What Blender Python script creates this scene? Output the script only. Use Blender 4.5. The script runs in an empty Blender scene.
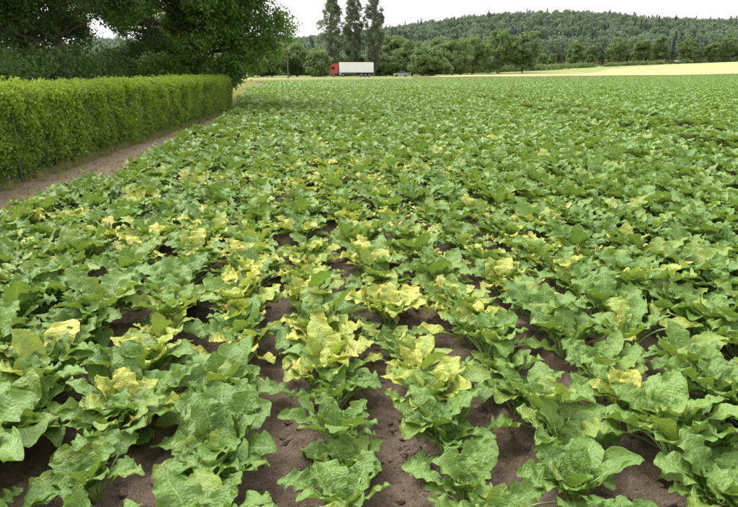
import bpy, bmesh, math, random
import numpy as np
from mathutils import Vector, Matrix, Euler
R = np.random.RandomState(7); random.seed(7)
scene = bpy.context.scene
COL = scene.collection

# ---------------------------------------------------------------- helpers
def S(t):
    t = np.clip(t, 0, 1); return t*t*(3-2*t)
_h = np.random.RandomState(3).rand(256, 256)
def vn(x, y):
    x = np.asarray(x, float); y = np.asarray(y, float)
    xi = np.floor(x).astype(int); yi = np.floor(y).astype(int)
    fx = x-xi; fy = y-yi; fx = fx*fx*(3-2*fx); fy = fy*fy*(3-2*fy)
    a = _h[xi % 256, yi % 256]; b = _h[(xi+1) % 256, yi % 256]
    c = _h[xi % 256, (yi+1) % 256]; d = _h[(xi+1) % 256, (yi+1) % 256]
    return (a*(1-fx)+b*fx)*(1-fy)+(c*(1-fx)+d*fx)*fy
def fbm(x, y, o=4):
    s = 0; a = 0.5; f = 1
    for i in range(o):
        s = s+a*vn(x*f+17.3*i, y*f+5.1*i); a *= .5; f *= 2.03
    return s
PXA = [(-900,30),(280,30),(330,34),(385,41),(440,49),(500,55),(560,57),(600,55),(640,51),(700,48),(738,49),(1300,50)]
def H(x, y):
    x = np.asarray(x, float); y = np.asarray(y, float)
    base = S((y-200)/270)*(0.7+0.028*np.clip(x, -20, 400))
    a = x/np.maximum(y, 50)
    px = 369+664*a
    e = np.interp(px, [p[0] for p in PXA], [p[1] for p in PXA])
    hh = 1.6+e*880/691-19-0.7-0.028*np.clip(x, -20, 400)
    return base+S((y-500)/380)*np.maximum(hh, 5)
def Hs(x, y): return float(H(x, y))

def mesh_obj(name, v, f, mats=(), smooth=False, parent=None, link=True, matidx=None):
    me = bpy.data.meshes.new(name)
    me.from_pydata([tuple(p) for p in v], [], [tuple(int(i) for i in q) for q in f])
    for m in mats: me.materials.append(m)
    if matidx is not None: me.polygons.foreach_set('material_index', np.asarray(matidx, dtype=np.int32))
    if smooth: me.polygons.foreach_set('use_smooth', [True]*len(me.polygons))
    me.update()
    ob = bpy.data.objects.new(name, me)
    if link: COL.objects.link(ob)
    if parent: ob.parent = parent
    return ob
def fattr(me, name, vals):
    a = me.attributes.new(name, 'FLOAT', 'POINT'); a.data.foreach_set('value', np.asarray(vals, dtype=np.float32))
def empty(name, loc=(0,0,0)):
    e = bpy.data.objects.new(name, None); e.location = loc; COL.objects.link(e); return e

def scatter(name, pts, rot, scl, idx, attrs, coll, parent=None):
    me = bpy.data.meshes.new(name); n = len(pts)
    me.vertices.add(n); me.vertices.foreach_set('co', np.asarray(pts, dtype=np.float32).ravel())
    a = me.attributes.new('rot', 'FLOAT_VECTOR', 'POINT'); a.data.foreach_set('vector', np.asarray(rot, dtype=np.float32).ravel())
    fattr(me, 'scl', scl)
    a = me.attributes.new('idx', 'INT', 'POINT'); a.data.foreach_set('value', np.asarray(idx, dtype=np.int32))
    for k, val in attrs.items(): fattr(me, k, val)
    me.update()
    ob = bpy.data.objects.new(name, me); COL.objects.link(ob)
    if parent: ob.parent = parent
    ng = bpy.data.node_groups.new(name+"_gn", 'GeometryNodeTree')
    ng.interface.new_socket(name="Geometry", in_out='INPUT', socket_type='NodeSocketGeometry')
    ng.interface.new_socket(name="Geometry", in_out='OUTPUT', socket_type='NodeSocketGeometry')
    N = ng.nodes; L = ng.links
    gi = N.new('NodeGroupInput'); go = N.new('NodeGroupOutput')
    ip = N.new('GeometryNodeInstanceOnPoints'); ci = N.new('GeometryNodeCollectionInfo')
    ci.inputs['Collection'].default_value = coll
    ci.inputs['Separate Children'].default_value = True
    ci.inputs['Reset Children'].default_value = True
    ip.inputs['Pick Instance'].default_value = True
    def na(nm, t):
        n_ = N.new('GeometryNodeInputNamedAttribute'); n_.data_type = t; n_.inputs['Name'].default_value = nm
        return [o for o in n_.outputs if o.enabled and o.name == 'Attribute'][0]
    er = N.new('FunctionNodeEulerToRotation')
    L.new(gi.outputs[0], ip.inputs['Points']); L.new(ci.outputs[0], ip.inputs['Instance'])
    L.new(na('rot', 'FLOAT_VECTOR'), er.inputs[0]); L.new(er.outputs[0], ip.inputs['Rotation'])
    L.new(na('scl', 'FLOAT'), ip.inputs['Scale']); L.new(na('idx', 'INT'), ip.inputs['Instance Index'])
    L.new(ip.outputs[0], go.inputs[0])
    m = ob.modifiers.new('scatter', 'NODES'); m.node_group = ng
    return ob

# ---------------------------------------------------------------- materials
class NT:
    def __init__(s, name):
        s.m = bpy.data.materials.new(name); s.m.use_nodes = True
        s.n = s.m.node_tree.nodes; s.l = s.m.node_tree.links
        for x in list(s.n): s.n.remove(x)
        s.out = s.n.new('ShaderNodeOutputMaterial')
    def N(s, t, **k):
        x = s.n.new(t)
        for a, b in k.items():
            setattr(x, a, b)
        return x
    def set(s, sock, v):
        if isinstance(v, bpy.types.NodeSocket): s.l.new(v, sock)
        elif v is not None: sock.default_value = v
    def math(s, op, a, b=None, c=None, clamp=False):
        x = s.N('ShaderNodeMath', operation=op); x.use_clamp = clamp
        s.set(x.inputs[0], a)
        if b is not None: s.set(x.inputs[1], b)
        if c is not None: s.set(x.inputs[2], c)
        return x.outputs[0]
    def mix(s, f, a, b, mode='MIX'):
        x = s.N('ShaderNodeMixRGB', blend_type=mode)
        s.set(x.inputs[0], f)
        s.set(x.inputs[1], a if isinstance(a, bpy.types.NodeSocket) else (*a, 1) if len(a) == 3 else a)
        s.set(x.inputs[2], b if isinstance(b, bpy.types.NodeSocket) else (*b, 1) if len(b) == 3 else b)
        return x.outputs[0]
    def rng(s, v, a, b, c=0., d=1.):
        x = s.N('ShaderNodeMapRange'); s.set(x.inputs[0], v)
        for i, q in enumerate((a, b, c, d)): s.set(x.inputs[i+1], q)
        return x.outputs[0]
    def noise(s, scale, vec=None, det=4, rough=.55):
        x = s.N('ShaderNodeTexNoise'); x.inputs['Scale'].default_value = scale
        x.inputs['Detail'].default_value = det; x.inputs['Roughness'].default_value = rough
        if vec is not None: s.l.new(vec, x.inputs['Vector'])
        return x.outputs['Fac']
    def pos(s): return s.N('ShaderNodeNewGeometry').outputs['Position']
    def attr(s, nm, t='GEOMETRY'):
        x = s.N('ShaderNodeAttribute', attribute_type=t); x.attribute_name = nm; return x.outputs['Fac']
    def bump(s, h, st, dist):
        x = s.N('ShaderNodeBump'); x.inputs['Strength'].default_value = st; x.inputs['Distance'].default_value = dist
        s.l.new(h, x.inputs['Height']); return x.outputs[0]
    def bsdf(s, col, rough=.6, nrm=None, trans=0., tcol=None, spec=None, metal=None):
        b = s.N('ShaderNodeBsdfPrincipled'); s.set(b.inputs['Base Color'], col if isinstance(col, bpy.types.NodeSocket) else (*col, 1))
        s.set(b.inputs['Roughness'], rough)
        if spec is not None: b.inputs['Specular IOR Level'].default_value = spec
        if metal is not None: b.inputs['Metallic'].default_value = metal
        if nrm is not None: s.l.new(nrm, b.inputs['Normal'])
        o = b.outputs[0]
        if trans > 0:
            t = s.N('ShaderNodeBsdfTranslucent'); s.set(t.inputs[0], tcol if tcol is not None else col)
            mx = s.N('ShaderNodeMixShader'); mx.inputs[0].default_value = trans
            s.l.new(o, mx.inputs[1]); s.l.new(t.outputs[0], mx.inputs[2]); o = mx.outputs[0]
        s.l.new(o, s.out.inputs[0]); return s.m

def mat_plain(name, col, rough=.5, var=.15, scale=8, metal=None, spec=None):
    t = NT(name); n = t.noise(scale, t.pos(), 2)
    c = t.mix(t.rng(n, .3, .7), tuple(x*(1-var) for x in col), tuple(min(1, x*(1+var)) for x in col))
    return t.bsdf(c, rough, metal=metal, spec=spec)

def mat_beet(name, detail):
    t = NT(name)
    uv = t.N('ShaderNodeUVMap'); uv.uv_map = 'UVMap'
    sp = t.N('ShaderNodeSeparateXYZ'); t.l.new(uv.outputs[0], sp.inputs[0])
    u, v = sp.outputs[0], sp.outputs[1]
    au = t.math('ABSOLUTE', t.math('SUBTRACT', u, .5))
    lr = t.attr('lr'); shade = t.attr('shade', 'INSTANCER'); yel = t.attr('yel', 'INSTANCER')
    cmb = t.N('ShaderNodeCombineXYZ'); t.l.new(u, cmb.inputs[0]); t.l.new(t.math('MULTIPLY', v, 1.8), cmb.inputs[1]); t.l.new(t.math('MULTIPLY', lr, 37.), cmb.inputs[2])
    vec = cmb.outputs[0]
    n1 = t.noise(3.2, vec, 1)
    base = t.mix(t.rng(n1, .3, .7), (.068, .145, .022), (.125, .232, .038))
    lr2 = t.math('FRACT', t.math('MULTIPLY', lr, 7.31))
    base = t.mix(t.math('MULTIPLY', lr2, .6), base, (.20, .33, .066))
    base = t.mix(t.rng(shade, 0, 1, .0, .5), base, (.205, .315, .056))
    yf = t.rng(t.math('SUBTRACT', yel, lr), -.12, .30)
    patch = t.rng(t.math('ADD', t.math('MULTIPLY', n1, .8), t.math('MULTIPLY', au, .5)), .30, .62)
    yf = t.math('MULTIPLY', yf, t.math('ADD', t.math('MULTIPLY', patch, .6), .42), clamp=True)
    ycol = t.mix(t.rng(lr2, .25, .9), (.40, .45, .070), (.68, .62, .12))
    ycol = t.mix(t.rng(lr2, .92, .94, 0, .6), ycol, (.55, .36, .09))
    nr = None
    if detail:
        n2 = t.noise(9, vec, 1)
        ycol = t.mix(t.rng(n2, .66, .78, 0, .5), ycol, (.38, .24, .07))
    base = t.mix(yf, base, ycol)
    mid = t.rng(t.math('SUBTRACT', au, t.math('MULTIPLY', t.math('SUBTRACT', 1.1, v), .026)), 0., .012, 1., 0.)
    if detail:
        ph = t.math('MULTIPLY', t.math('SUBTRACT', v, t.math('MULTIPLY', au, .9)), 34.)
        vs = t.math('SINE', t.math('ADD', ph, t.math('MULTIPLY', n1, 7.)))
        vm = t.rng(vs, .90, 1., 0, .22)
        veins = t.math('MAXIMUM', vm, mid)
        base = t.mix(t.math('MULTIPLY', veins, .62), base, (.34, .45, .16))
        hgt = t.math('ADD', t.math('MULTIPLY', n2, 1.7), t.math('ADD', t.math('MULTIPLY', vs, -.08), t.math('MULTIPLY', mid, -.6)))
        nr = t.bump(hgt, .65, .007)
    else:
        base = t.mix(t.math('MULTIPLY', mid, .5), base, (.34, .45, .16))
    tc = t.mix(.5, base, (.29, .41, .03))
    return t.bsdf(base, .46, nr, trans=.26, tcol=tc, spec=.40)

M_beet = mat_beet('beet_leaf', True); M_beet2 = mat_beet('beet_leaf_simple', False)
tt = NT('beet_petiole'); lr = tt.attr('lr'); M_pet = tt.bsdf(tt.mix(lr, (.22, .35, .09), (.38, .48, .17)), .4)
M_bark = mat_plain('bark', (.11, .085, .065), .9, .35, 9)
def mk_soil():
    t = NT('field_soil_mat')
    p = t.pos()
    a = t.noise(1.1, p, 4); b = t.noise(24, p, 5, .7); c = t.noise(120, p, 3, .7)
    col = t.mix(t.rng(a, .35, .65), (.185, .132, .088), (.255, .190, .135))
    col = t.mix(t.rng(b, .44, .66, 0, .6), col, (.34, .265, .195))
    col = t.mix(t.rng(c, .50, .68, 0, .6), col, (.105, .074, .050))
    sp = t.N('ShaderNodeSeparateXYZ'); t.l.new(p, sp.inputs[0])
    col = t.mix(t.rng(sp.outputs[1], 40., 100., 0, .85), col, (.08, .15, .03))
    mg = t.rng(t.math('ADD', sp.outputs[0], t.math('MULTIPLY', sp.outputs[1], .06)), -2.9, -3.7, 0, .7)
    mg = t.math('MULTIPLY', mg, t.rng(sp.outputs[1], 24., 30., 1., 0.))
    col = t.mix(mg, col, t.mix(t.rng(b, .4, .6), (.26, .19, .125), (.38, .295, .20)))
    h = t.math('ADD', t.math('MULTIPLY', b, 1.), t.math('MULTIPLY', c, .5))
    return t.bsdf(col, .95, t.bump(h, 1., .045), spec=.12)
M_soil = mk_soil()
def mk_ground():
    t = NT('meadow_ground'); p = t.pos()
    a = t.noise(.035, p, 4); b = t.noise(1.3, p, 4); c = t.noise(14, p, 2)
    col = t.mix(t.rng(a, .35, .65), (.16, .22, .06), (.30, .30, .12))
    col = t.mix(t.rng(b, .35, .7, 0, .5), col, (.24, .24, .09))
    col = t.mix(t.rng(c, .5, .7, 0, .5), col, (.11, .16, .04))
    return t.bsdf(col, .95, t.bump(c, .8, .05), spec=.1)
M_ground = mk_ground()
def mk_wheat():
    t = NT('ripening_wheat'); p = t.pos()
    mp = t.N('ShaderNodeMapping'); mp.inputs['Scale'].default_value = (1, .12, 1); t.l.new(p, mp.inputs[0])
    a = t.noise(.02, p, 4); b = t.noise(.5, mp.outputs[0], 4)
    col = t.mix(t.rng(a, .35, .65), (.37, .33, .15), (.29, .31, .12))
    col = t.mix(t.rng(b, .4, .65, 0, .45), col, (.42, .38, .19))
    return t.bsdf(col, .9, t.bump(t.noise(6, p, 2), .8, .1), spec=.1)
M_wheat = mk_wheat()
M_asph = mat_plain('asphalt', (.06, .06, .062), .85, .25, 3)
M_line = mat_plain('road_paint', (.75, .75, .73), .7, .05, 5)
M_white = mat_plain('trailer_white', (.74, .74, .74), .4, .03, .5)
M_red = mat_plain('cab_red', (.40, .045, .04), .35, .08, 1)
M_glass = mat_plain('dark_glass', (.02, .025, .03), .08, .1, 1)
M_tyre = mat_plain('tyre_rubber', (.02, .02, .02), .85, .2, 10)
M_metal = mat_plain('grey_metal', (.30, .31, .32), .4, .1, 5, metal=.8)
M_chass = mat_plain('chassis_dark', (.05, .05, .055), .6, .2, 5)
M_silver = mat_plain('car_silver', (.30, .32, .34), .3, .04, 1, metal=.3)
M_lampw = mat_plain('lamp_lens', (.75, .7, .6), .15, .05, 1)
M_lampr = mat_plain('tail_lens', (.4, .02, .02), .2, .05, 1)
M_fence = mat_plain('fence_green', (.03, .07, .035), .6, .2, 8)
M_wood = mat_plain('pole_wood', (.13, .10, .08), .85, .3, 6)

# ---------------------------------------------------------------- world, sun, camera
EL, AZ = math.radians(58), math.radians(-50)
w = bpy.data.worlds.new("World"); scene.world = w; w.use_nodes = True
wn = w.node_tree.nodes; wl = w.node_tree.links
bg = wn['Background']
sky = wn.new('ShaderNodeTexSky'); sky.sky_type = 'NISHITA'; sky.sun_disc = False
sky.sun_elevation = EL; sky.sun_rotation = AZ; sky.dust_density = 4.0; sky.air_density = 1.0; sky.ozone_density = 1.0
hs = wn.new('ShaderNodeHueSaturation'); hs.inputs['Saturation'].default_value = .08; hs.inputs['Value'].default_value = 3.15
wl.new(sky.outputs[0], hs.inputs['Color']); wl.new(hs.outputs[0], bg.inputs[0]); bg.inputs[1].default_value = .15
sl = bpy.data.lights.new('sun', 'SUN'); sl.energy = .9; sl.angle = math.radians(30); sl.color = (1, .96, .9)
so = bpy.data.objects.new('sun', sl); COL.objects.link(so)
so.rotation_euler = Vector((math.sin(AZ)*math.cos(EL), math.cos(AZ)*math.cos(EL), math.sin(EL))).to_track_quat('Z', 'Y').to_euler()
cam = bpy.data.cameras.new('camera'); co = bpy.data.objects.new('camera', cam); COL.objects.link(co)
cam.sensor_width = 36; cam.lens = 36*639/738; cam.clip_end = 5000; cam.clip_start = .05
co.location = (0, 0, 1.6); co.rotation_euler = (math.radians(90-15.9), 0, 0)
scene.camera = co
scene.view_settings.view_transform = 'Standard'; scene.view_settings.look = 'None'; scene.view_settings.exposure = 0

# ---------------------------------------------------------------- ground sheets
def grow(a, b, step, lim, g=1.12):
    r = list(np.arange(a, b, step)); s = step; x = b
    hi = []
    while x < lim: hi.append(x); s *= g; x += s
    hi.append(lim); return r+hi
xs = np.array(sorted(set([-v for v in grow(0, 20, 4, 1600)]+grow(0, 20, 4, 1600))))
ys = np.array([-200, -60, -20]+grow(0, 900, 12, 2200))
X, Y = np.meshgrid(xs, ys, indexing='ij')
Z = H(X, Y)-0.05
nx, ny = X.shape
I = np.arange(nx*ny).reshape(nx, ny)
F = np.stack([I[:-1, :-1], I[1:, :-1], I[1:, 1:], I[:-1, 1:]], -1).reshape(-1, 4)
mesh_obj('ground', np.stack([X, Y, Z], -1).reshape(-1, 3), F, [M_ground], True)

EDGE = np.array([(-8, -2.9), (5, -3.5), (7.3, -3.75), (13.6, -4.15), (22.3, -4.9), (29, -5.9), (61, -11), (95, -16.2), (400, -60)])
def edge(y): return np.interp(y, EDGE[:, 0], EDGE[:, 1])          # crop edge
def hb(y): return -4.93-0.030*np.asarray(y, float)                # hedge front face
HE = 27.2
def soil_left(y):
    y = np.asarray(y, float)
    return np.where(y < HE, hb(y)-1.3, np.where(y < HE+3, (hb(HE)-1.3)*(HE+3-y)/3+(edge(y)-.3)*(y-HE)/3, edge(y)-.3))
def yfar(x): return 95+(x+16)*.9375
def soilz(x, y):
    fade = np.exp(-np.maximum(np.hypot(x, y)-8, 0)/10)
    z = (fbm(x*3, y*3, 3)-.45)*.07+(fbm(x*15, y*15, 4)-.45)*.085*fade
    return H(x, y)+.0+z+np.maximum(y-60, 0)*.0012
fx = sorted(set(np.round(list(-np.array(grow(0, 3, .018, 6.0, 1.1)))+grow(0, 3, .018, 230, 1.1), 4)))
fx = np.array(fx); u = (fx-fx[0])/(fx[-1]-fx[0])
fy = np.array([-8, -5, -3, -1, 0, .6]+[.6+v for v in grow(.1, 7, .018, 340, 1.06)])
U, YY = np.meshgrid(u, fy, indexing='ij')
yf_ = yfar(-16+U*246)
Yc = np.minimum(YY, yf_)
xl = soil_left(Yc); Xc = xl+U*(230-xl)
Zc = soilz(Xc, Yc)
nx, ny = Xc.shape; I = np.arange(nx*ny).reshape(nx, ny)
ok = (Yc[:-1, 1:]-Yc[:-1, :-1] > 1e-4) | (Yc[1:, 1:]-Yc[1:, :-1] > 1e-4)
F = np.stack([I[:-1, :-1], I[1:, :-1], I[1:, 1:], I[:-1, 1:]], -1)[ok]
mesh_obj('field_soil', np.stack([Xc, Yc, Zc], -1).reshape(-1, 3), F, [M_soil], True)

def clod(seed):
    bm = bmesh.new(); bmesh.ops.create_icosphere(bm, subdivisions=2, radius=1)
    for v in bm.verts:
        c = v.co; k = .7+.7*fbm(c.x*1.6+seed*3+9, c.y*1.6+c.z*2.1+9, 3)
        v.co = Vector((c.x*k, c.y*k*.85, c.z*k*.6))
    me = bpy.data.meshes.new('clod'); bm.to_mesh(me); bm.free(); me.materials.append(M_soil); return bpy.data.objects.new('clod_%d' % seed, me)
C_clod = bpy.data.collections.new('clods')
for i in range(5): C_clod.objects.link(clod(i))
n = 36000
cx = R.uniform(-5.6, 5, n); cy = 1.0+R.rand(n)**1.5*11
keep = (cx > hb(cy)+.05) & (fbm(cx*4+3, cy*4, 3) > .34); cx = cx[keep]; cy = cy[keep]; n = len(cx)
scatter('soil_clods', np.stack([cx, cy, soilz(cx, cy)], -1), R.uniform(0, 6.28, (n, 3))*[.1, .1, 1], .002+.023*R.rand(n)**2.8, R.randint(0, 5, n), {'shade': R.rand(n)}, C_clod)

# ---------------------------------------------------------------- beet plants
def beet(seed, nl, nseg, mseg, petseg):
    r = np.random.RandomState(seed); V = []; F = []; UV = []; LR = []; MI = []
    golden = 2.39996
    for k in range(nl):
        age = (k+.5)/nl            # 0 inner .. 1 outer
        az = k*golden+r.uniform(-.4, .4)
        Lp = .05+.145*age**.6*r.uniform(.7, 1.2); Lb = (.074+.062*min(1, age*1.7))*r.uniform(.75, 1.22)
        W = Lb*r.uniform(.36, .47)
        th0 = math.radians(87-23*age+r.uniform(-7, 7)); th1 = math.radians(73-41*age+r.uniform(-18, 18))
        tip = th1-math.radians(r.uniform(10, 75))
        if age > .75 and r.rand() < .28: th0 -= .4; th1 -= .45
        lrv = r.rand()
        rr = [.012]; zz = [-.01]
        for i in range(petseg):
            th = th0+(th1-th0)*((i+.5)/petseg)**1.3
            rr.append(rr[-1]+math.cos(th)*Lp/petseg); zz.append(zz[-1]+math.sin(th)*Lp/petseg)
        ca, sa = math.cos(az), math.sin(az)
        bendside = r.uniform(-.4, .4)
        def P(rad, z, s):
            s2 = s+bendside*rad*rad*3
            return (ca*rad-sa*s2, sa*rad+ca*s2, z)
        b0 = len(V)
        for i in range(petseg+1):
            wd = .0055*(1.25-.6*i/petseg)
            for s, dz in ((-wd, .003), (0, -.006), (wd, .003)):
                V.append(P(rr[i], zz[i]+dz, s)); UV.append((.5, 0)); LR.append(lrv)
        for i in range(petseg):
            for j in range(2):
                a = b0+i*3+j; F.append((a, a+1, a+4, a+3)); MI.append(1)
            a = b0+i*3; F.append((a+2, a, a+3, a+5)); MI.append(1)
        b0 = len(V); rad, z = rr[-1], zz[-1]
        amp = r.uniform(.06, .15)*W*2; fr = r.uniform(1.6, 3.4); p1, p2 = r.uniform(0, 6.28, 2)
        fold = r.uniform(.0, .45); twist = r.uniform(-.75, .75); pk = r.uniform(0, 6.28)
        for i in range(nseg+1):
            t = i/nseg; th = th1+(tip-th1)*t**1.3
            if i: rad += math.cos(th)*Lb/nseg; z += math.sin(th)*Lb/nseg
            q0 = (t**.70)*.865+.06
            wd = W*math.sin(math.pi*min(q0, 1))**.58
            tw = twist*(t-.2)
            for j in range(mseg+1):
                q = -1+2*j/mseg; a = abs(q)
                ruf = amp*a**1.8*(math.sin(fr*6.28*t+(p1 if q < 0 else p2))+.38*math.sin(fr*12.3*t+p2*2+q))*min(1, t*4+.3)*(1-.4*t**4)
                ruf += .055*W*math.sin(t*15+pk+q*3)*math.sin(q*6+pk*2+t*3)
                up = fold*a*a*wd+ruf+tw*q*wd
                nr_, nz_ = -math.sin(th), math.cos(th)
                back = .17*Lb*a*a*(1-t)**2+.17*Lb*a*a*t**3
                V.append(P(rad+nr_*up-math.cos(th)*back, z+nz_*up-math.sin(th)*back, q*wd*(1-.12*fold)))
                UV.append((.5+.5*q*(.35+.65*wd/W), t)); LR.append(lrv)
        for i in range(nseg):
            for j in range(mseg):
                a = b0+i*(mseg+1)+j; F.append((a, a+1, a+mseg+2, a+mseg+1)); MI.append(0)
    return np.array(V), F, UV, LR, MI
def beet_obj(name, data, coll, mat):
    V, F, UV, LR, MI = data
    ob = mesh_obj(name, V, F, [mat, M_pet], True, link=False, matidx=MI)
    me = ob.data; fattr(me, 'lr', LR)
    ul = me.uv_layers.new(name='UVMap'); li = np.zeros(len(me.loops), dtype=np.int32); me.loops.foreach_get('vertex_index', li)
    ul.data.foreach_set('uv', np.asarray(UV, dtype=np.float32)[li].ravel())
    coll.objects.link(ob)
C_hi = bpy.data.collections.new('beet_hi'); C_mid = bpy.data.collections.new('beet_mid'); C_far = bpy.data.collections.new('beet_far')
for i in range(16): beet_obj('beet_hi_%02d' % i, beet(i, 19+i % 8, 14, 10, 5), C_hi, M_beet)
for i in range(8): beet_obj('beet_mid_%02d' % i, beet(100+i, 18, 5, 4, 2), C_mid, M_beet2)
ROWYAW = math.radians(7.6)
lows = [beet(200+i, 12, 3, 2, 1) for i in range(6)]
PS = 3.76
for i in range(5):
    r = np.random.RandomState(300+i); VV = []; FF = []; UU = []; LL = []; MM = []; o = 0
    for a in range(8):
        for b in range(16):
            if r.rand() < .08: continue
            V, F, UV, LR, MI = lows[r.randint(6)]
            an = r.uniform(0, 6.28); c_, s_ = math.cos(an), math.sin(an); sc = r.uniform(.85, 1.35)
            P2 = np.stack([V[:, 0]*c_-V[:, 1]*s_, V[:, 0]*s_+V[:, 1]*c_, V[:, 2]], -1)*sc
            P2[:, 0] += (a+.5)*.47-PS/2+r.normal(0, .03); P2[:, 1] += (b+.5)*.235-PS/2+r.normal(0, .04)
            dl = r.uniform(-.2, .2)
            VV.append(P2); FF += [tuple(q+o for q in f) for f in F]; UU += UV; LL += list(np.clip(np.array(LR)+dl, 0, 1)); MM += MI; o += len(V)
    beet_obj('beet_far_%02d' % i, (np.concatenate(VV), FF, UU, LL, MM), C_far, M_beet2)

d = np.array([-math.sin(ROWYAW), math.cos(ROWYAW)]); nn = np.array([math.cos(ROWYAW), math.sin(ROWYAW)])
rows = .175+.47*np.arange(-60, 130)
MIDMAX = 58.
def crop(rowlist, t0, t1, step):
    s = np.repeat(rowlist, int((t1-t0)/step)); t = np.tile(t0+step*np.arange(int((t1-t0)/step)), len(rowlist))
    t = t+np.repeat(R.uniform(0, step, len(rowlist)), int((t1-t0)/step))
    s = s+R.normal(0, .020, len(s)); t = t+R.normal(0, .045, len(t))
    return s*nn[0]+t*d[0], s*nn[1]+t*d[1]
px_, py_ = crop(rows, -3, 66, .20)
def track(x, y):
    o = x-(7.6-.035*y)
    return np.minimum(np.abs(o), np.abs(o-1.9))
dist = np.hypot(px_, py_)
keep = (px_ > edge(py_)) & (py_ < MIDMAX) & (py_ > -1) & (np.abs(px_) < 3.5+py_*.68) & (dist > .55)
keep &= R.rand(len(px_)) > .055
tr = track(px_, py_); keep &= ~((tr < .32) & (py_ > 8))
poor = np.exp(-((px_-.1)/1.3)**2-((py_-3.0)/1.6)**2)
keep &= R.rand(len(px_)) > .05*poor
px_, py_, poor, tr = px_[keep], py_[keep], poor[keep], tr[keep]
dist = np.hypot(px_, py_); n = len(px_)
yz = np.exp(-((px_+.35)/(.85+.12*py_))**2)*S((py_-2.2)/1.2)*(1-S((py_-8)/8))
yz += .5*np.exp(-((px_-1.5)/.5)**2-((py_-5.5)/1.2)**2)+.3*np.exp(-((px_-1.6)/.5)**2-((py_-3.3)/.8)**2)+.35*np.exp(-((px_+2.4)/1.2)**2-((py_-7.5)/2.)**2)
yz *= .4+1.2*S((fbm(px_*.9+40, py_*.9+40, 3)-.3)/.3)
g = R.rand(n)
yel = np.where(g < .50*yz, R.uniform(.45, .9, n), np.where(g < 1.2*yz, R.uniform(.10, .45, n), R.uniform(0, .08, n)))
yel = np.where(R.rand(n) < .03, np.maximum(yel, R.uniform(.12, .35, n)), yel)
big = fbm(px_*.35+10, py_*.35+10, 3)
scl = R.uniform(.80, 1.18, n)*(1.06+.45*(big-.4))*(1-.06*poor)*(1+.08*S((py_-4.5)/5))
scl *= 1+.16*np.exp(-((px_-1.9)/.8)**2)*(py_ < 5)+.12*np.exp(-((px_+1.6)/.5)**2)*(py_ < 4)
scl = np.where(tr < .6, scl*.85, scl)
shade = np.clip(R.uniform(0, .8, n)+(fbm(px_*.5+70, py_*.5, 3)-.4)*1.2, 0, 1)
pts = np.stack([px_, py_, soilz(px_, py_)], -1)
rot = np.stack([R.normal(0, .11, n), R.normal(0, .11, n), R.uniform(0, 6.28, n)], -1)
beetroot = empty('sugar_beet_crop')
m = dist < 12
scatter('near_rows', pts[m], rot[m], scl[m], R.randint(0, 16, m.sum()), {'yel': yel[m], 'shade': shade[m]}, C_hi, beetroot)
m = ~m
scatter('middle_rows', pts[m], rot[m], scl[m]*1.02, R.randint(0, 8, m.sum()), {'yel': yel[m], 'shade': shade[m]}, C_mid, beetroot)
gs, gt = np.meshgrid(np.arange(-10, 90)*PS, np.arange(14, 110)*PS)
gx = (gs*nn[0]+gt*d[0]).ravel(); gy = (gs*nn[1]+gt*d[1]).ravel()
k = (gy > MIDMAX+1.5) & (gx > edge(gy)+1.6) & (gy < yfar(gx)-2.0) & (gx < 6+gy*.66) & (gx < 222)
gx, gy = gx[k], gy[k]; n = len(gx)
scatter('far_rows', np.stack([gx, gy, soilz(gx, gy)], -1), np.stack([np.zeros(n), np.zeros(n), ROWYAW+math.pi*R.randint(0, 2, n)], -1), np.full(n, 1.03), R.randint(0, 5, n),
        {'yel': R.uniform(0, .10, n), 'shade': np.clip(fbm(gx*.06, gy*.06, 3)*1.0+R.uniform(-.1, .1, n), 0, 1)}, C_far, beetroot)

# ---------------------------------------------------------------- foliage clusters
def cluster(name, seed, nleaf, rad, ll, lw, mat, coll, squash=.8, up=.5):
    r = np.random.RandomState(seed); V = []; F = []; LR = []
    for i in range(nleaf):
        q = r.normal(size=3); q /= np.linalg.norm(q); c = q*rad*r.rand()**.45*np.array([1, 1, squash])
        nrm = q*.6+np.array([0, 0, up])+r.normal(size=3)*.45; nrm /= np.linalg.norm(nrm)
        ax = np.cross(nrm, r.normal(size=3)); ax /= np.linalg.norm(ax); bx = np.cross(nrm, ax)
        l = ll*r.uniform(.7, 1.25); w_ = lw*r.uniform(.7, 1.25); dr = l*.18
        b = len(V); lv = r.rand()
        V += [c-ax*l/2, c-ax*l*.1+bx*w_/2+nrm*dr*.4, c+ax*l/2-nrm*dr, c-ax*l*.1-bx*w_/2+nrm*dr*.4, c]
        F += [(b, b+4, b+1), (b+1, b+4, b+2), (b, b+3, b+4), (b+3, b+2, b+4)]; LR += [lv]*5
    ob = mesh_obj(name, V, F, [mat], False, link=False); fattr(ob.data, 'lr', LR); coll.objects.link(ob)
def hash_(s): return sum(ord(c)*(i+1) for i, c in enumerate(s)) % 10000
def clcoll(nm, mat, nleaf, rad, ll, lw, k=5, **kw):
    c = bpy.data.collections.new(nm)
    for i in range(k): cluster('%s_%d' % (nm, i), hash_(nm)+i, nleaf, rad, ll, lw, mat, c, **kw)
    return c
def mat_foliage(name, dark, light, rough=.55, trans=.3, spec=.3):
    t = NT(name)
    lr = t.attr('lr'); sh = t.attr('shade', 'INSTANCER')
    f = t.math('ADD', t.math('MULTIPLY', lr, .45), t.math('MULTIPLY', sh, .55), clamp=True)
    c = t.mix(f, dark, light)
    tc = t.mix(.5, c, tuple(min(1, a*b) for a, b in zip(light, (1.5, 1.5, .8))))
    return t.bsdf(c, rough, trans=trans, tcol=tc, spec=spec)
M_wal = mat_foliage('walnut_foliage', (.065, .13, .025), (.20, .32, .06))
M_drk = mat_foliage('dark_foliage', (.035, .070, .022), (.12, .20, .045))
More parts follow.
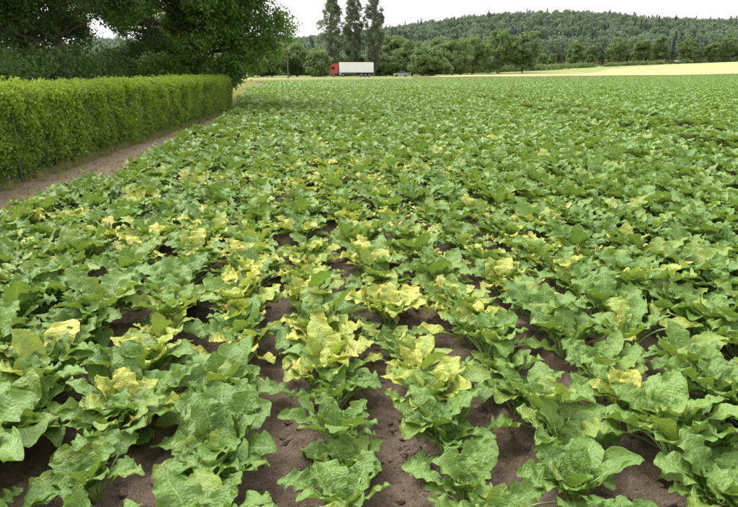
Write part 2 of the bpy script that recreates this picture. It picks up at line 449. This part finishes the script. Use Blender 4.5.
M_hdg = mat_foliage('hedge_foliage', (.08, .155, .014), (.32, .42, .045), trans=.33)
M_mid = mat_foliage('midground_foliage', (.09, .14, .055), (.21, .29, .095), trans=.25)
M_pop = mat_foliage('poplar_foliage', (.12, .15, .10), (.21, .26, .16), trans=.3)  # leaf colour lightened to grey-green to imitate haze over the poplars
M_for = mat_foliage('forest_foliage', (.085, .125, .080), (.175, .235, .135), trans=.2)  # distance haze painted in: leaf colours made paler and bluer
M_con = mat_foliage('conifer_foliage_hazed', (.070, .105, .082), (.12, .165, .115), trans=.1)  # needle green paled and blued too, haze is put into the colour
M_grs = mat_foliage('grass_blades', (.12, .18, .035), (.40, .38, .15), trans=.25)
C_wal = clcoll('walnut_sprig', M_wal, 70, .42, .15, .07)
C_drk = clcoll('dark_sprig', M_drk, 70, .45, .12, .07)
C_hdg = clcoll('hedge_sprig', M_hdg, 46, .13, .055, .034)
C_mid2 = clcoll('mid_sprig', M_mid, 55, 1.0, .50, .40)
C_pop = clcoll('poplar_sprig', M_pop, 38, .8, .40, .26)

# ---------------------------------------------------------------- trees
def tube(V, F, pts, rad, seg=8):
    pts = [np.array(p, float) for p in pts]; b = len(V)
    for i, p in enumerate(pts):
        t = pts[min(i+1, len(pts)-1)]-pts[max(i-1, 0)]; t /= np.linalg.norm(t)+1e-9
        a = np.cross(t, [0, 1, .1] if abs(t[1]) < .9 else [1, 0, 0]); a /= np.linalg.norm(a); c = np.cross(t, a)
        for k in range(seg):
            an = 6.2832*k/seg; V.append(p+(a*math.cos(an)+c*math.sin(an))*rad[i])
    for i in range(len(pts)-1):
        for k in range(seg):
            k2 = (k+1) % seg; F.append((b+i*seg+k, b+i*seg+k2, b+(i+1)*seg+k2, b+(i+1)*seg+k))
def tree(name, x, y, crown, coll, nblob, nper, brad, cscl=1., trunk=.2, seed=1, shade=(0, 1), low=-1.0, poplar=False, blobs=()):
    r = np.random.RandomState(seed); z0 = Hs(x, y)-.1
    e = empty(name, (x, y, z0))
    cx, cy, cz, rx, ry, rz = crown; cx -= x; cy -= y
    V = []; F = []
    top = cz+rz*.55
    tp = [(0, 0, 0), (.1*cx, .1*cy, cz*.3), (.5*cx, .5*cy, cz*.75), (cx, cy, top)]
    tube(V, F, [(0, 0, -.1)]+tp[1:], [trunk*1.35, trunk, trunk*.75, trunk*.15], 10)
    P = []; RR = []; SC = []; SH = []; I_ = []
    for b in range(nblob+len(blobs)):
        while True:
            q = r.normal(size=3); q /= np.linalg.norm(q)
            if q[2] > low: break
        f = r.uniform(.45, .92)
        if poplar:
            hh = r.uniform(-1, 1); wv = (1-abs(hh)**2.2)**.6*(1-.35*max(hh, 0))*r.uniform(.35, 1.05); an = r.uniform(0, 6.28); q = np.array([math.cos(an)*wv, math.sin(an)*wv, hh]); f = 1
        c = np.array([cx+q[0]*rx*f, cy+q[1]*ry*f, cz+q[2]*rz*f])
        br = brad*r.uniform(.6, 1.3)
        if b >= nblob: c = np.array(blobs[b-nblob], float)-np.array([x, y, 0])
        st = np.array([cx*.6, cy*.6, max(.25*cz, min(c[2]-.25*rz*1., top*.9))])
        if poplar: st[2] = max(.1*cz, c[2]-rz*.25)
        mdl = (st+c)/2+np.array([0, 0, -.06*rz])+r.normal(size=3)*.05*rx
        tube(V, F, [st, mdl, c], [trunk*.35, trunk*.2, trunk*.05], 5)
        bs = r.uniform(shade[0], shade[1])
        for i in range(nper):
            g = r.normal(size=3); g /= np.linalg.norm(g); g[2] = abs(g[2])*.9 if r.rand() < .6 else g[2]
            rad = br*r.rand()**.35
            p = c+g*rad*np.array([1, 1, .75] if not poplar else [.8, .8, 1.5])
            if p[2] < .25: continue
            P.append(p); RR.append((r.normal(0, .5), r.normal(0, .5), r.uniform(0, 6.28)))
            SC.append(cscl*r.uniform(.6, 1.25)); SH.append(np.clip(bs*.7+.3*r.rand(), 0, 1)); I_.append(r.randint(5))
    mesh_obj('trunk_and_limbs', V, F, [M_bark], True, parent=e)
    scatter('foliage', P, RR, SC, I_, {'shade': SH}, coll, e)
    return e

tree('walnut_tree', -7.6, 29.5, (-6.9, 29.0, 5.6, 4.0, 3.8, 4.1), C_wal, 74, 32, 1.0, 1.0, .28, 11, shade=(.2, 1),
     blobs=[(-5.0, 29, 2.3), (-5.4, 28.6, 1.9), (-6.6, 28.4, 1.6), (-7.8, 28.2, 1.7), (-4.3, 29.3, 3.0), (-8.8, 28.2, 1.8), (-6.0, 28.8, 1.4)])
tree('garden_tree', -10.9, 23.5, (-10.9, 23.5, 5.4, 3.4, 3.2, 4.2), C_drk, 44, 25, 1.0, 1.0, .2, 12)
tree('garden_tree', -13.6, 20.2, (-13.3, 20.2, 5.6, 3.2, 3.2, 4.3), C_drk, 40, 25, 1.0, 1.0, .22, 13)
tree('garden_tree', -9.6, 15.5, (-10.2, 15.5, 6.3, 2.6, 3.0, 3.9), C_drk, 34, 26, .9, 1.0, .18, 14, shade=(.2, 1))
tree('garden_tree', -15.5, 30, (-15.5, 30, 5.6, 4.2, 4, 4.9), C_drk, 54, 26, 1.2, 1.05, .26, 15)
tree('garden_tree', -21, 32, (-21, 32, 5.6, 4.5, 4, 5.2), C_drk, 50, 26, 1.3, 1.1, .26, 16)
tree('garden_tree', -11.5, 36, (-11.5, 36, 5.2, 3.6, 3.4, 4.9), C_drk, 50, 26, 1.1, 1.0, .24, 17)
P = []; SH = []
for i in range(46):
    y = R.uniform(13, 46); x = -(8.2+.045*y+R.uniform(0, 1)*(y*.28))
    rr = R.uniform(.8, 1.4); bs = R.rand()
    for j in range(34):
        g = R.normal(size=3); g /= np.linalg.norm(g)
        P.append((x+g[0]*rr, y+g[1]*rr, max(.1, 1.0+g[2]*rr*.95))); SH.append(bs*.6+.3*R.rand())
n = len(P)
scatter('garden_shrubs', P, R.uniform(0, 6.28, (n, 3)), R.uniform(.8, 1.3, n), R.randint(0, 5, n), {'shade': SH}, C_drk)

for i, (px, dd, wpx, ht, sd) in enumerate([(332, 232, 24, 27.5, 21), (355, 236, 23, 30, 22), (374, 233, 20, 28.5, 23)]):
    x = (px-369)/664*dd; rw = wpx/2*dd/664
    tree('poplar_tree', x, dd, (x, dd, ht*.56, rw, rw, ht*.44), C_pop, 130, 10, 1.1, .8, .35, sd, poplar=True)
k = 0
for (px, topy, dd, wpx) in [(262, 36, 205, 46), (297, 44, 215, 30), (318, 50, 208, 26), (395, 33, 262, 34), (412, 40, 245, 34), (430, 48, 232, 44), (452, 38, 262, 42), (472, 33, 285, 40), (497, 28, 305, 42), (522, 27, 310, 34), (345, 52, 245, 40), (382, 55, 240, 26), (440, 36, 290, 40)]:
    k += 1; x = (px-369)/664*dd; z0 = Hs(x, dd)
    top = 1.6+(72-topy)*dd/691-z0; rw = wpx/2*dd/664
    tree('broadleaf_tree', x, dd, (x, dd, top*.46, rw, rw, top*.50), C_mid2, 38, 15, rw*.36, 1.0, .25, 30+k, shade=(.2, 1))
for (px, topy, dd, wpx) in [(573, 41, 440, 20), (590, 46, 445, 15), (616, 36, 455, 26), (639, 39, 470, 20), (657, 37, 474, 18), (686, 34, 480, 26), (709, 42, 485, 15), (722, 35, 490, 22), (745, 36, 495, 24), (541, 53, 400, 9), (551, 54, 405, 8)]:
    k += 1; x = (px-369)/664*dd; z0 = Hs(x, dd)
    top = 1.6+(72-topy)*dd/691-z0; rw = wpx/2*dd/664
    tree('orchard_tree', x, dd, (x, dd, top*.53, rw*.9, rw*.9, top*.45), C_mid2, 34, 14, rw*.34, 1.05, .3, 60+k, shade=(.1, .9))

def ftree(name, seed, conif, coll):
    r = np.random.RandomState(seed); V = []; F = []; LR = []
    if conif:
        Ht = 21.
        for i in range(620):
            t = r.rand()**.85; z = 3+t*(Ht-3); rad = (1-t)**.7*4.1*(.6+.4*math.fabs(math.sin(z*2.4)))+.15
            an = r.uniform(0, 6.28); q = r.uniform(.55, 1.05)
            c = np.array([math.cos(an)*rad*q, math.sin(an)*rad*q, z-.25*rad*q]); o = np.array([math.cos(an), math.sin(an), -.35])
            s = np.array([-math.sin(an), math.cos(an), 0]); l = r.uniform(.5, 1.1); b = len(V)
            V += [c-o*l*.5, c+s*.35, c+o*l*.8, c-s*.35]; F.append((b, b+1, b+2, b+3)); LR += [r.rand()]*4
    else:
        Ht = 20.
        for k in range(20):
            q = r.normal(size=3); q /= np.linalg.norm(q)
            bc = np.array([q[0]*3.4, q[1]*3.4, 12+q[2]*5.4]); br = r.uniform(1.3, 2.3); bl = r.rand()
            for i in range(52):
                g = r.normal(size=3); g /= np.linalg.norm(g)
                c = bc+g*br*r.uniform(.7, 1.05); nrm = g+r.normal(size=3)*.35; nrm /= np.linalg.norm(nrm)
                ax = np.cross(nrm, r.normal(size=3)); ax /= np.linalg.norm(ax); bx = np.cross(nrm, ax); l = r.uniform(.28, .6); b = len(V)
                V += [c-ax*l, c+bx*l*.8, c+ax*l, c-bx*l*.8]; F.append((b, b+1, b+2, b+3)); LR += [bl*.6+r.rand()*.4]*4
    mi = [0]*len(F); nf = len(F); tv = []; F2 = []
    tube(tv, F2, [(0, 0, -1), (0, 0, 5), (0, 0, Ht*.8)], [.35, .28, .06], 6)
    b = len(V); V += tv; F += [tuple(q+b for q in f) for f in F2]; mi += [1]*(len(F)-nf); LR += [0]*len(tv)
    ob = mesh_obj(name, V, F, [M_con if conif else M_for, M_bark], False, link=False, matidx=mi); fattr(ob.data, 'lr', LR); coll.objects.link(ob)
C_for = bpy.data.collections.new('forest_trees')
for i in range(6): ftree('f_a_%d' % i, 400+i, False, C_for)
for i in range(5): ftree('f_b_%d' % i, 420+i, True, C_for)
gx, gy = np.meshgrid(np.arange(-460, 760, 7.2), np.arange(505, 960, 7.8)); gx = gx.ravel()+R.uniform(-2.8, 2.8, gx.size); gy = gy.ravel()+R.uniform(-2.8, 2.8, gy.size)
k = (gx > -60-.35*gy) & (gx < 60+.68*gy); gx, gy = gx[k], gy[k]; n = len(gx)
con = fbm(gx*.012+3, gy*.012+8, 3) > .58
con = con ^ (R.rand(n) < .06)
idx = np.where(con, 6+R.randint(0, 5, n), R.randint(0, 6, n))
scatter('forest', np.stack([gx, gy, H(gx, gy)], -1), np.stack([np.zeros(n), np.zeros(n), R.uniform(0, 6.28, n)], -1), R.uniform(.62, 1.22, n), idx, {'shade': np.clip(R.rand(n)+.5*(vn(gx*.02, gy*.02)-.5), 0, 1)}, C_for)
gx = R.uniform(-190, 95, 520); gy = R.uniform(300, 430, 520)+np.maximum(gx, 0)*.6; n = 520
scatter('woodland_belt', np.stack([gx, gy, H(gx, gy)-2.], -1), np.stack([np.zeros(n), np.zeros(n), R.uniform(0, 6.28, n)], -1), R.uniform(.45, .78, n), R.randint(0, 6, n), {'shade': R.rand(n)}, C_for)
P = []; SH = []
for i in range(230):
    px = R.uniform(255, 800); dd = 262+max(0, px-380)*.62+R.uniform(-4, 6); x = (px-369)/664*dd; bs = R.rand(); rr = R.uniform(1.2, 2.6)
    if px > 560: dd += 15
    for j in range(9): P.append((x+R.normal(0, rr), dd+R.normal(0, rr), Hs(x, dd)+R.uniform(.2, rr*1.1))); SH.append(np.clip(bs*.6+.3*R.rand(), 0, 1))
n = len(P); scatter('wood_edge_scrub', P, R.uniform(0, 6.28, (n, 3)), R.uniform(.8, 1.3, n), R.randint(0, 5, n), {'shade': SH}, C_mid2)

# ---------------------------------------------------------------- hedge
y0, y1 = 2.0, HE
HT = 1.26
hed = empty('trimmed_hedge')
def face_box(ya, yb, x_in, x_out, zt, nsub):
    V = []; F = []
    yy = np.linspace(ya, yb, nsub)
    for y in yy:
        xf = float(hb(y)); V += [(xf-x_in, y, .06), (xf-x_in, y, zt), (xf-x_out, y, zt), (xf-x_out, y, .06)]
    for i in range(nsub-1):
        a = i*4
        for k in range(4): F.append((a+k, a+(k+1) % 4, a+4+(k+1) % 4, a+4+k))
    F += [(0, 1, 2, 3), tuple((nsub-1)*4+q for q in (3, 2, 1, 0))]
    return V, F
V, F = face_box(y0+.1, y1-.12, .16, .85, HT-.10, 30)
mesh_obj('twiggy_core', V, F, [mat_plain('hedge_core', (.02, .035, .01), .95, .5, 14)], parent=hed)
P = []; RO = []; SH = []; SC = []
def addp(x, y, z, sh, n=1):
    P.append((x, y, z)); RO.append(R.uniform(0, 6.28, 3)); SH.append(sh); SC.append(R.uniform(.6, 1.3))
for i in range(10500):
    y = y0+(y1-y0)*R.rand(); z = .1+(HT-.12)*R.rand()**.85
    lump = (fbm(y*2.2, z*2.2+3, 3)-.45)
    if z < .45 and R.rand() < .55*(1-z/.45)+.12: continue
    if R.rand() < .5*S((.38-fbm(y*3+20, z*3+9, 3))/.1): continue
    x = float(hb(y))-.06+lump*.22+R.normal(0, .03)
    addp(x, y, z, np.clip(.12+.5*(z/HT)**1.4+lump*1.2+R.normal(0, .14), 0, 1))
for i in range(9000):
    y = y0+(y1-y0)*R.rand(); x = float(hb(y))-R.uniform(0, 1.0)
    lump = fbm(x*2+9, y*2, 3)-.45
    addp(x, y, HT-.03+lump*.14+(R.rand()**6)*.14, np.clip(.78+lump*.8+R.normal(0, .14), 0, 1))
for i in range(900):
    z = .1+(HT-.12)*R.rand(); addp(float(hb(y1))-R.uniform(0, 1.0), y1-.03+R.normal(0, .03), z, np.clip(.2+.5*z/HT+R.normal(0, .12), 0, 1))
for i in range(3000):
    y = y0+(y1-y0)*R.rand(); z = .1+(HT-.12)*R.rand(); addp(float(hb(y))-.98+R.normal(0, .03), y, z, .4)
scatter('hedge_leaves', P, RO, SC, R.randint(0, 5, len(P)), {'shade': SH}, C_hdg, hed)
V = []; F = []
for y in np.arange(y0, y1, .35):
    x = float(hb(y))-.3; tube(V, F, [(x, y, -.05), (x+R.normal(0, .04), y, .3), (x+R.normal(0, .1), y+R.normal(0, .1), .9)], [.022, .018, .008], 5)
mesh_obj('stems', V, F, [M_bark], True, parent=hed)
V = []; F = []
fo = .04
for y in np.arange(y0, y1+.2, .12):
    x = float(hb(y))+fo; tube(V, F, [(x, y, .04), (x, y, .98)], [.0024]*2, 4)
for z in np.arange(.08, .99, .22):
    tube(V, F, [(float(hb(y0))+fo, y0, z), (float(hb(y1))+fo, y1, z)], [.003]*2, 4)
for y in np.arange(y0, y1+.1, 2.5):
    x = float(hb(y))+fo-.02; tube(V, F, [(x, y, -.1), (x, y, 1.00), (x, y, 1.01)], [.016, .016, .006], 8)
mesh_obj('wire_mesh_fence', V, F, [M_fence], False)

# ---------------------------------------------------------------- grass tufts
def tuft(i):
    r = np.random.RandomState(500+i); V = []; F = []; LR = []
    for k in range(34):
        an = r.uniform(0, 6.28); l = r.uniform(.10, .30); ou = r.uniform(.02, .16); w_ = r.uniform(.002, .005)
        bx, by = r.normal(0, .045, 2); b = len(V); s = np.array([-math.sin(an), math.cos(an), 0]); o = np.array([math.cos(an), math.sin(an), 0]); c = np.array([bx, by, -.01])
        for t in (0, .5, 1):
            p = c+o*ou*t*t+np.array([0, 0, l*(t-.15*t*t)]); ww = w_*(1-t*.8); V += [p-s*ww, p+s*ww]
        F += [(b, b+1, b+3, b+2), (b+2, b+3, b+5, b+4)]; LR += [r.rand()]*6
    ob = mesh_obj('tuft_%d' % i, V, F, [M_grs], False, link=False); fattr(ob.data, 'lr', LR); C_tuft.objects.link(ob)
C_tuft = bpy.data.collections.new('tufts')
for i in range(5): tuft(i)
P = []; SC = []; SH = []
for i in range(600):
    y = R.uniform(3, 25); P.append((float(hb(y))+abs(R.normal(0, .08)), y, 0)); SC.append(R.uniform(.3, .8)); SH.append(R.uniform(0, .6))
for i in range(260):
    y = R.uniform(4, 28); P.append((R.uniform(float(hb(y)), float(edge(y))), y, 0)); SC.append(R.uniform(.2, .5)); SH.append(R.rand())
for i in range(15000):
    y = 27.5+R.rand()**.8*75; w0 = float(edge(y)); P.append((w0-R.rand()*(7+.05*y), y, -.03)); SC.append(R.uniform(.6, 1.4)); SH.append(np.clip(.3+R.rand()*.5+.5*float(vn(y*.3, w0)), 0, 1))
for i in range(9000):
    x = R.uniform(-18, 60); y = float(yfar(x))+R.rand()*12; P.append((x, y, Hs(x, y)-.03)); SC.append(R.uniform(1.2, 2.2)); SH.append(np.clip(.2+R.rand()*.5+.5*float(vn(x*.1, y*.1)), 0, 1))
n = len(P); scatter('grass_verge', P, np.stack([np.zeros(n), np.zeros(n), R.uniform(0, 6.28, n)], -1), SC, R.randint(0, 5, n), {'shade': SH}, C_tuft)

# ---------------------------------------------------------------- wheat field (raised crop slab)
near = [(8, 123), (60, 171), (110, 218), (165, 269), (230, 330), (420, 400)]
far = [(26, 186), (88, 262), (125, 345), (180, 405), (260, 440), (420, 470)]
V = []; F = []; M_ = 40
tpar = np.linspace(0, 5, 60)
nr2 = np.stack([np.interp(tpar, range(6), [p[0] for p in near]), np.interp(tpar, range(6), [p[1] for p in near])], -1)
fr2 = np.stack([np.interp(tpar, range(6), [p[0] for p in far]), np.interp(tpar, range(6), [p[1] for p in far])], -1)
G = []
for i in range(60):
    row = []
    for j in range(M_+2):
        t = np.clip((j-1)/(M_-1) if j else 0, 0, 1); p = nr2[i]*(1-t)+fr2[i]*t
        z = Hs(*p)+(0.0 if j in (0, M_+1) else .55+.08*float(vn(p[0]*.4, p[1]*.4)))
        row.append(len(V)); V.append((p[0], p[1], z))
    G.append(row)
for i in range(59):
    for j in range(M_+1): F.append((G[i][j], G[i+1][j], G[i+1][j+1], G[i][j+1]))
mesh_obj('wheat_field', V, F, [M_wheat], True)

# ---------------------------------------------------------------- road
RD = np.array([(-400, 160), (-150, 178), (-60, 186), (10, 191), (34, 197), (60, 215), (85, 243), (110, 290), (135, 352), (180, 418), (240, 455), (330, 482), (600, 520)], float)
tp = np.linspace(0, 12, 150); RC = np.stack([np.interp(tp, range(13), RD[:, 0]), np.interp(tp, range(13), RD[:, 1])], -1)
for _ in range(6): RC[1:-1] = (RC[:-2]+RC[1:-1]*2+RC[2:])/4
def strip(name, off0, off1, dz, mat, parent=None, dash=False):
    T = np.gradient(RC, axis=0); T /= np.linalg.norm(T, axis=1)[:, None]; Nn = np.stack([-T[:, 1], T[:, 0]], -1)
    V = []; F = []
    for i in range(len(RC)):
        z = Hs(*RC[i])+.12+dz
        for o in (off0, off1): q = RC[i]+Nn[i]*o; V.append((q[0], q[1], z))
    for i in range(len(RC)-1):
        if dash and i % 2: continue
        F.append((2*i, 2*i+2, 2*i+3, 2*i+1))
    return mesh_obj(name, V, F, [mat], parent=parent)
rd = empty('country_road')
strip('carriageway', -3.4, 3.4, 0, M_asph, rd); strip('edge_line_near', -3.15, -3.0, .006, M_line, rd); strip('edge_line_far', 3.0, 3.15, .006, M_line, rd); strip('centre_line', -.06, .06, .006, M_line, rd, True)

# ---------------------------------------------------------------- vehicles
def prism(name, prof, w_, mat, parent, bev=.05, loc=(0, 0, 0), taper=0):
    bm = bmesh.new(); zt = max(p[1] for p in prof); zb = min(p[1] for p in prof)
    A = []; B = []
    for x, z in prof:
        k = 1-taper*(z-zb)/(zt-zb); A.append(bm.verts.new((x, -w_/2*k, z))); B.append(bm.verts.new((x, w_/2*k, z)))
    bm.faces.new(A); bm.faces.new(B[::-1]); n = len(A)
    for i in range(n): bm.faces.new((A[(i+1) % n], A[i], B[i], B[(i+1) % n]))
    bmesh.ops.recalc_face_normals(bm, faces=bm.faces)
    if bev: bmesh.ops.bevel(bm, geom=list(bm.edges), offset=bev, segments=2, affect='EDGES', clamp_overlap=True)
    me = bpy.data.meshes.new(name); bm.to_mesh(me); bm.free(); me.materials.append(mat)
    ob = bpy.data.objects.new(name, me); COL.objects.link(ob); ob.parent = parent; ob.location = loc; return ob
def box(name, sx, sy, sz, loc, mat, parent, bev=.02):
    return prism(name, [(-sx/2, -sz/2), (sx/2, -sz/2), (sx/2, sz/2), (-sx/2, sz/2)], sy, mat, parent, bev, loc)
def wheel(name, x, y, r, w_, parent):
    V = []; F = []
    prof = [(r*.5, -w_/2+.03), (r*.62, -w_/2), (r*.93, -w_/2), (r, -w_/2+.05), (r, w_/2-.05), (r*.93, w_/2), (r*.62, w_/2), (r*.5, w_/2-.03)]
    n = 24
    for rr, yy in prof:
        for k in range(n): a = 6.2832*k/n; V.append((x+rr*math.cos(a), y+yy, r+rr*math.sin(a)))
    for i in range(len(prof)-1):
        for k in range(n): F.append((i*n+k, i*n+(k+1) % n, (i+1)*n+(k+1) % n, (i+1)*n+k))
    mesh_obj(name+'_tyre', V, F, [M_tyre], True, parent)
    V = []; F = []
    for yy, rr in ((-w_/2+.04, r*.52), (-w_/2+.01, r*.2), (w_/2-.01, r*.2), (w_/2-.04, r*.52)):
        for k in range(n): a = 6.2832*k/n; V.append((x+rr*math.cos(a), y+yy, r+rr*math.sin(a)))
    for i in range(3):
        for k in range(n): F.append((i*n+k, i*n+(k+1) % n, (i+1)*n+(k+1) % n, (i+1)*n+k))
    F.append(tuple(range(n, 2*n))); mesh_obj(name+'_rim', V, F, [M_metal], True, parent)

tk = empty('articulated_lorry')
prism('cab_body', [(-6.3, .55), (-6.42, 1.0), (-6.42, 2.0), (-6.15, 3.05), (-5.7, 3.55), (-4.5, 3.75), (-4.05, 3.7), (-4.05, .95), (-6.0, .55)], 2.45, M_red, tk, .06)
box('windscreen', .03, 2.1, .95, (-6.315, 0, 2.5), M_glass, tk, .005).rotation_euler = (0, math.radians(14), 0)
for s in (-1, 1):
    prism('side_window', [(-6.02, 1.95), (-5.1, 1.95), (-5.1, 2.75), (-5.85, 2.75)], .03, M_glass, tk, .005, (0, s*1.235, 0))
    box('mirror', .12, .25, .7, (-6.2, s*1.42, 2.4), M_chass, tk, .03)
    box('headlight', .06, .4, .25, (-6.42, s*.9, .95), M_lampw, tk, .01)
    box('fuel_tank', 1.2, .5, .6, (-3.3, s*.95, .75), M_metal, tk, .1)
    box('side_skirt', 3.8, .04, .5, (-.4, s*1.2, .85), M_chass, tk, .01)
    box('tail_light', .05, .4, .15, (6.62, s*.95, .95), M_lampr, tk, .01)
    for x in (-5.5, -2.6, 2.9, 4.1, 5.3): wheel('wheel', x, s*1.05, .5, .36, tk)
box('grille', .05, 1.7, .7, (-6.43, 0, 1.45), M_chass, tk, .01)
box('bumper', .35, 2.45, .35, (-6.35, 0, .5), M_chass, tk, .06)
box('chassis', 11.6, .9, .25, (.6, 0, .98), M_chass, tk, .02)
box('trailer_box', 10.3, 2.5, 2.78, (1.43, 0, 2.56), M_white, tk, .05)
box('lower_rail', 10.32, 2.54, .10, (1.43, 0, 1.14), M_metal, tk, .01)
box('rear_bumper', .1, 2.3, .15, (6.55, 0, .6), M_metal, tk, .02)
for x in np.arange(-3.2, 6.4, 1.2): box('panel_rib', .04, 2.53, 2.6, (x, 0, 2.56), M_white, tk, .008)
tx = (351.5-369)/664*190
tk.location = (tx, 190, .13); tk.rotation_euler = (0, 0, math.radians(4)); tk.scale = (.95, 1, 1)

def car(name, loc, rz, paint):
    e = empty(name)
    prism('body', [(-2.15, .35), (-2.2, .7), (-2.0, .86), (-1.1, .98), (1.7, 1.02), (2.1, .95), (2.2, .6), (2.1, .32)], 1.78, paint, e, .07)
    prism('cabin_glass', [(-1.15, .95), (-.35, 1.38), (1.15, 1.40), (1.85, .98)], 1.56, M_glass, e, .04, taper=.15)
    prism('roof', [(-.38, 1.39), (-.3, 1.44), (1.1, 1.46), (1.22, 1.39)], 1.36, paint, e, .02)
    for s in (-1, 1):
        for x in (-.3, .5):
            prism('pillar', [(x, .98), (x+.08, .98), (x+.08, 1.40), (x, 1.40)], .02, paint, e, 0, (0, s*.73, 0))
        for x in (-1.35, 1.35): wheel('wheel', x, s*.80, .32, .2, e)
        box('headlight', .08, .35, .14, (-2.13, s*.62, .7), M_lampw, e, .02)
        box('tail_light', .06, .3, .16, (2.13, s*.65, .8), M_lampr, e, .02)
        box('mirror', .15, .16, .12, (-.85, s*.95, 1.02), paint, e, .03)
    e.location = loc; e.rotation_euler = (0, 0, rz)
x = (401-369)/664*195; car('passenger_car', (x, 195, .12), math.radians(6), M_silver)
x = (675-369)/664*452.; car('passenger_car', (x, 450., Hs(x, 450.)+.9), math.radians(25), M_silver)

def pole(px, dd, h):
    x = (px-369)/664*dd; e = empty('utility_pole', (x, dd, Hs(x, dd)-.05)); V = []; F = []
    tube(V, F, [(0, 0, 0), (0, 0, h*.5), (0, 0, h)], [.14, .12, .09], 10); mesh_obj('shaft', V, F, [M_wood], True, e)
    box('crossarm', 1.5, .1, .1, (0, 0, h-.4), M_wood, e, .01)
    for s in (-.65, 0, .65):
        V = []; F = []; tube(V, F, [(s, 0, h-.35), (s, 0, h-.25), (s, 0, h-.18)], [.04, .06, .03], 8); mesh_obj('insulator', V, F, [M_metal], True, e)
pole(288, 150, 5.2)
print('done')
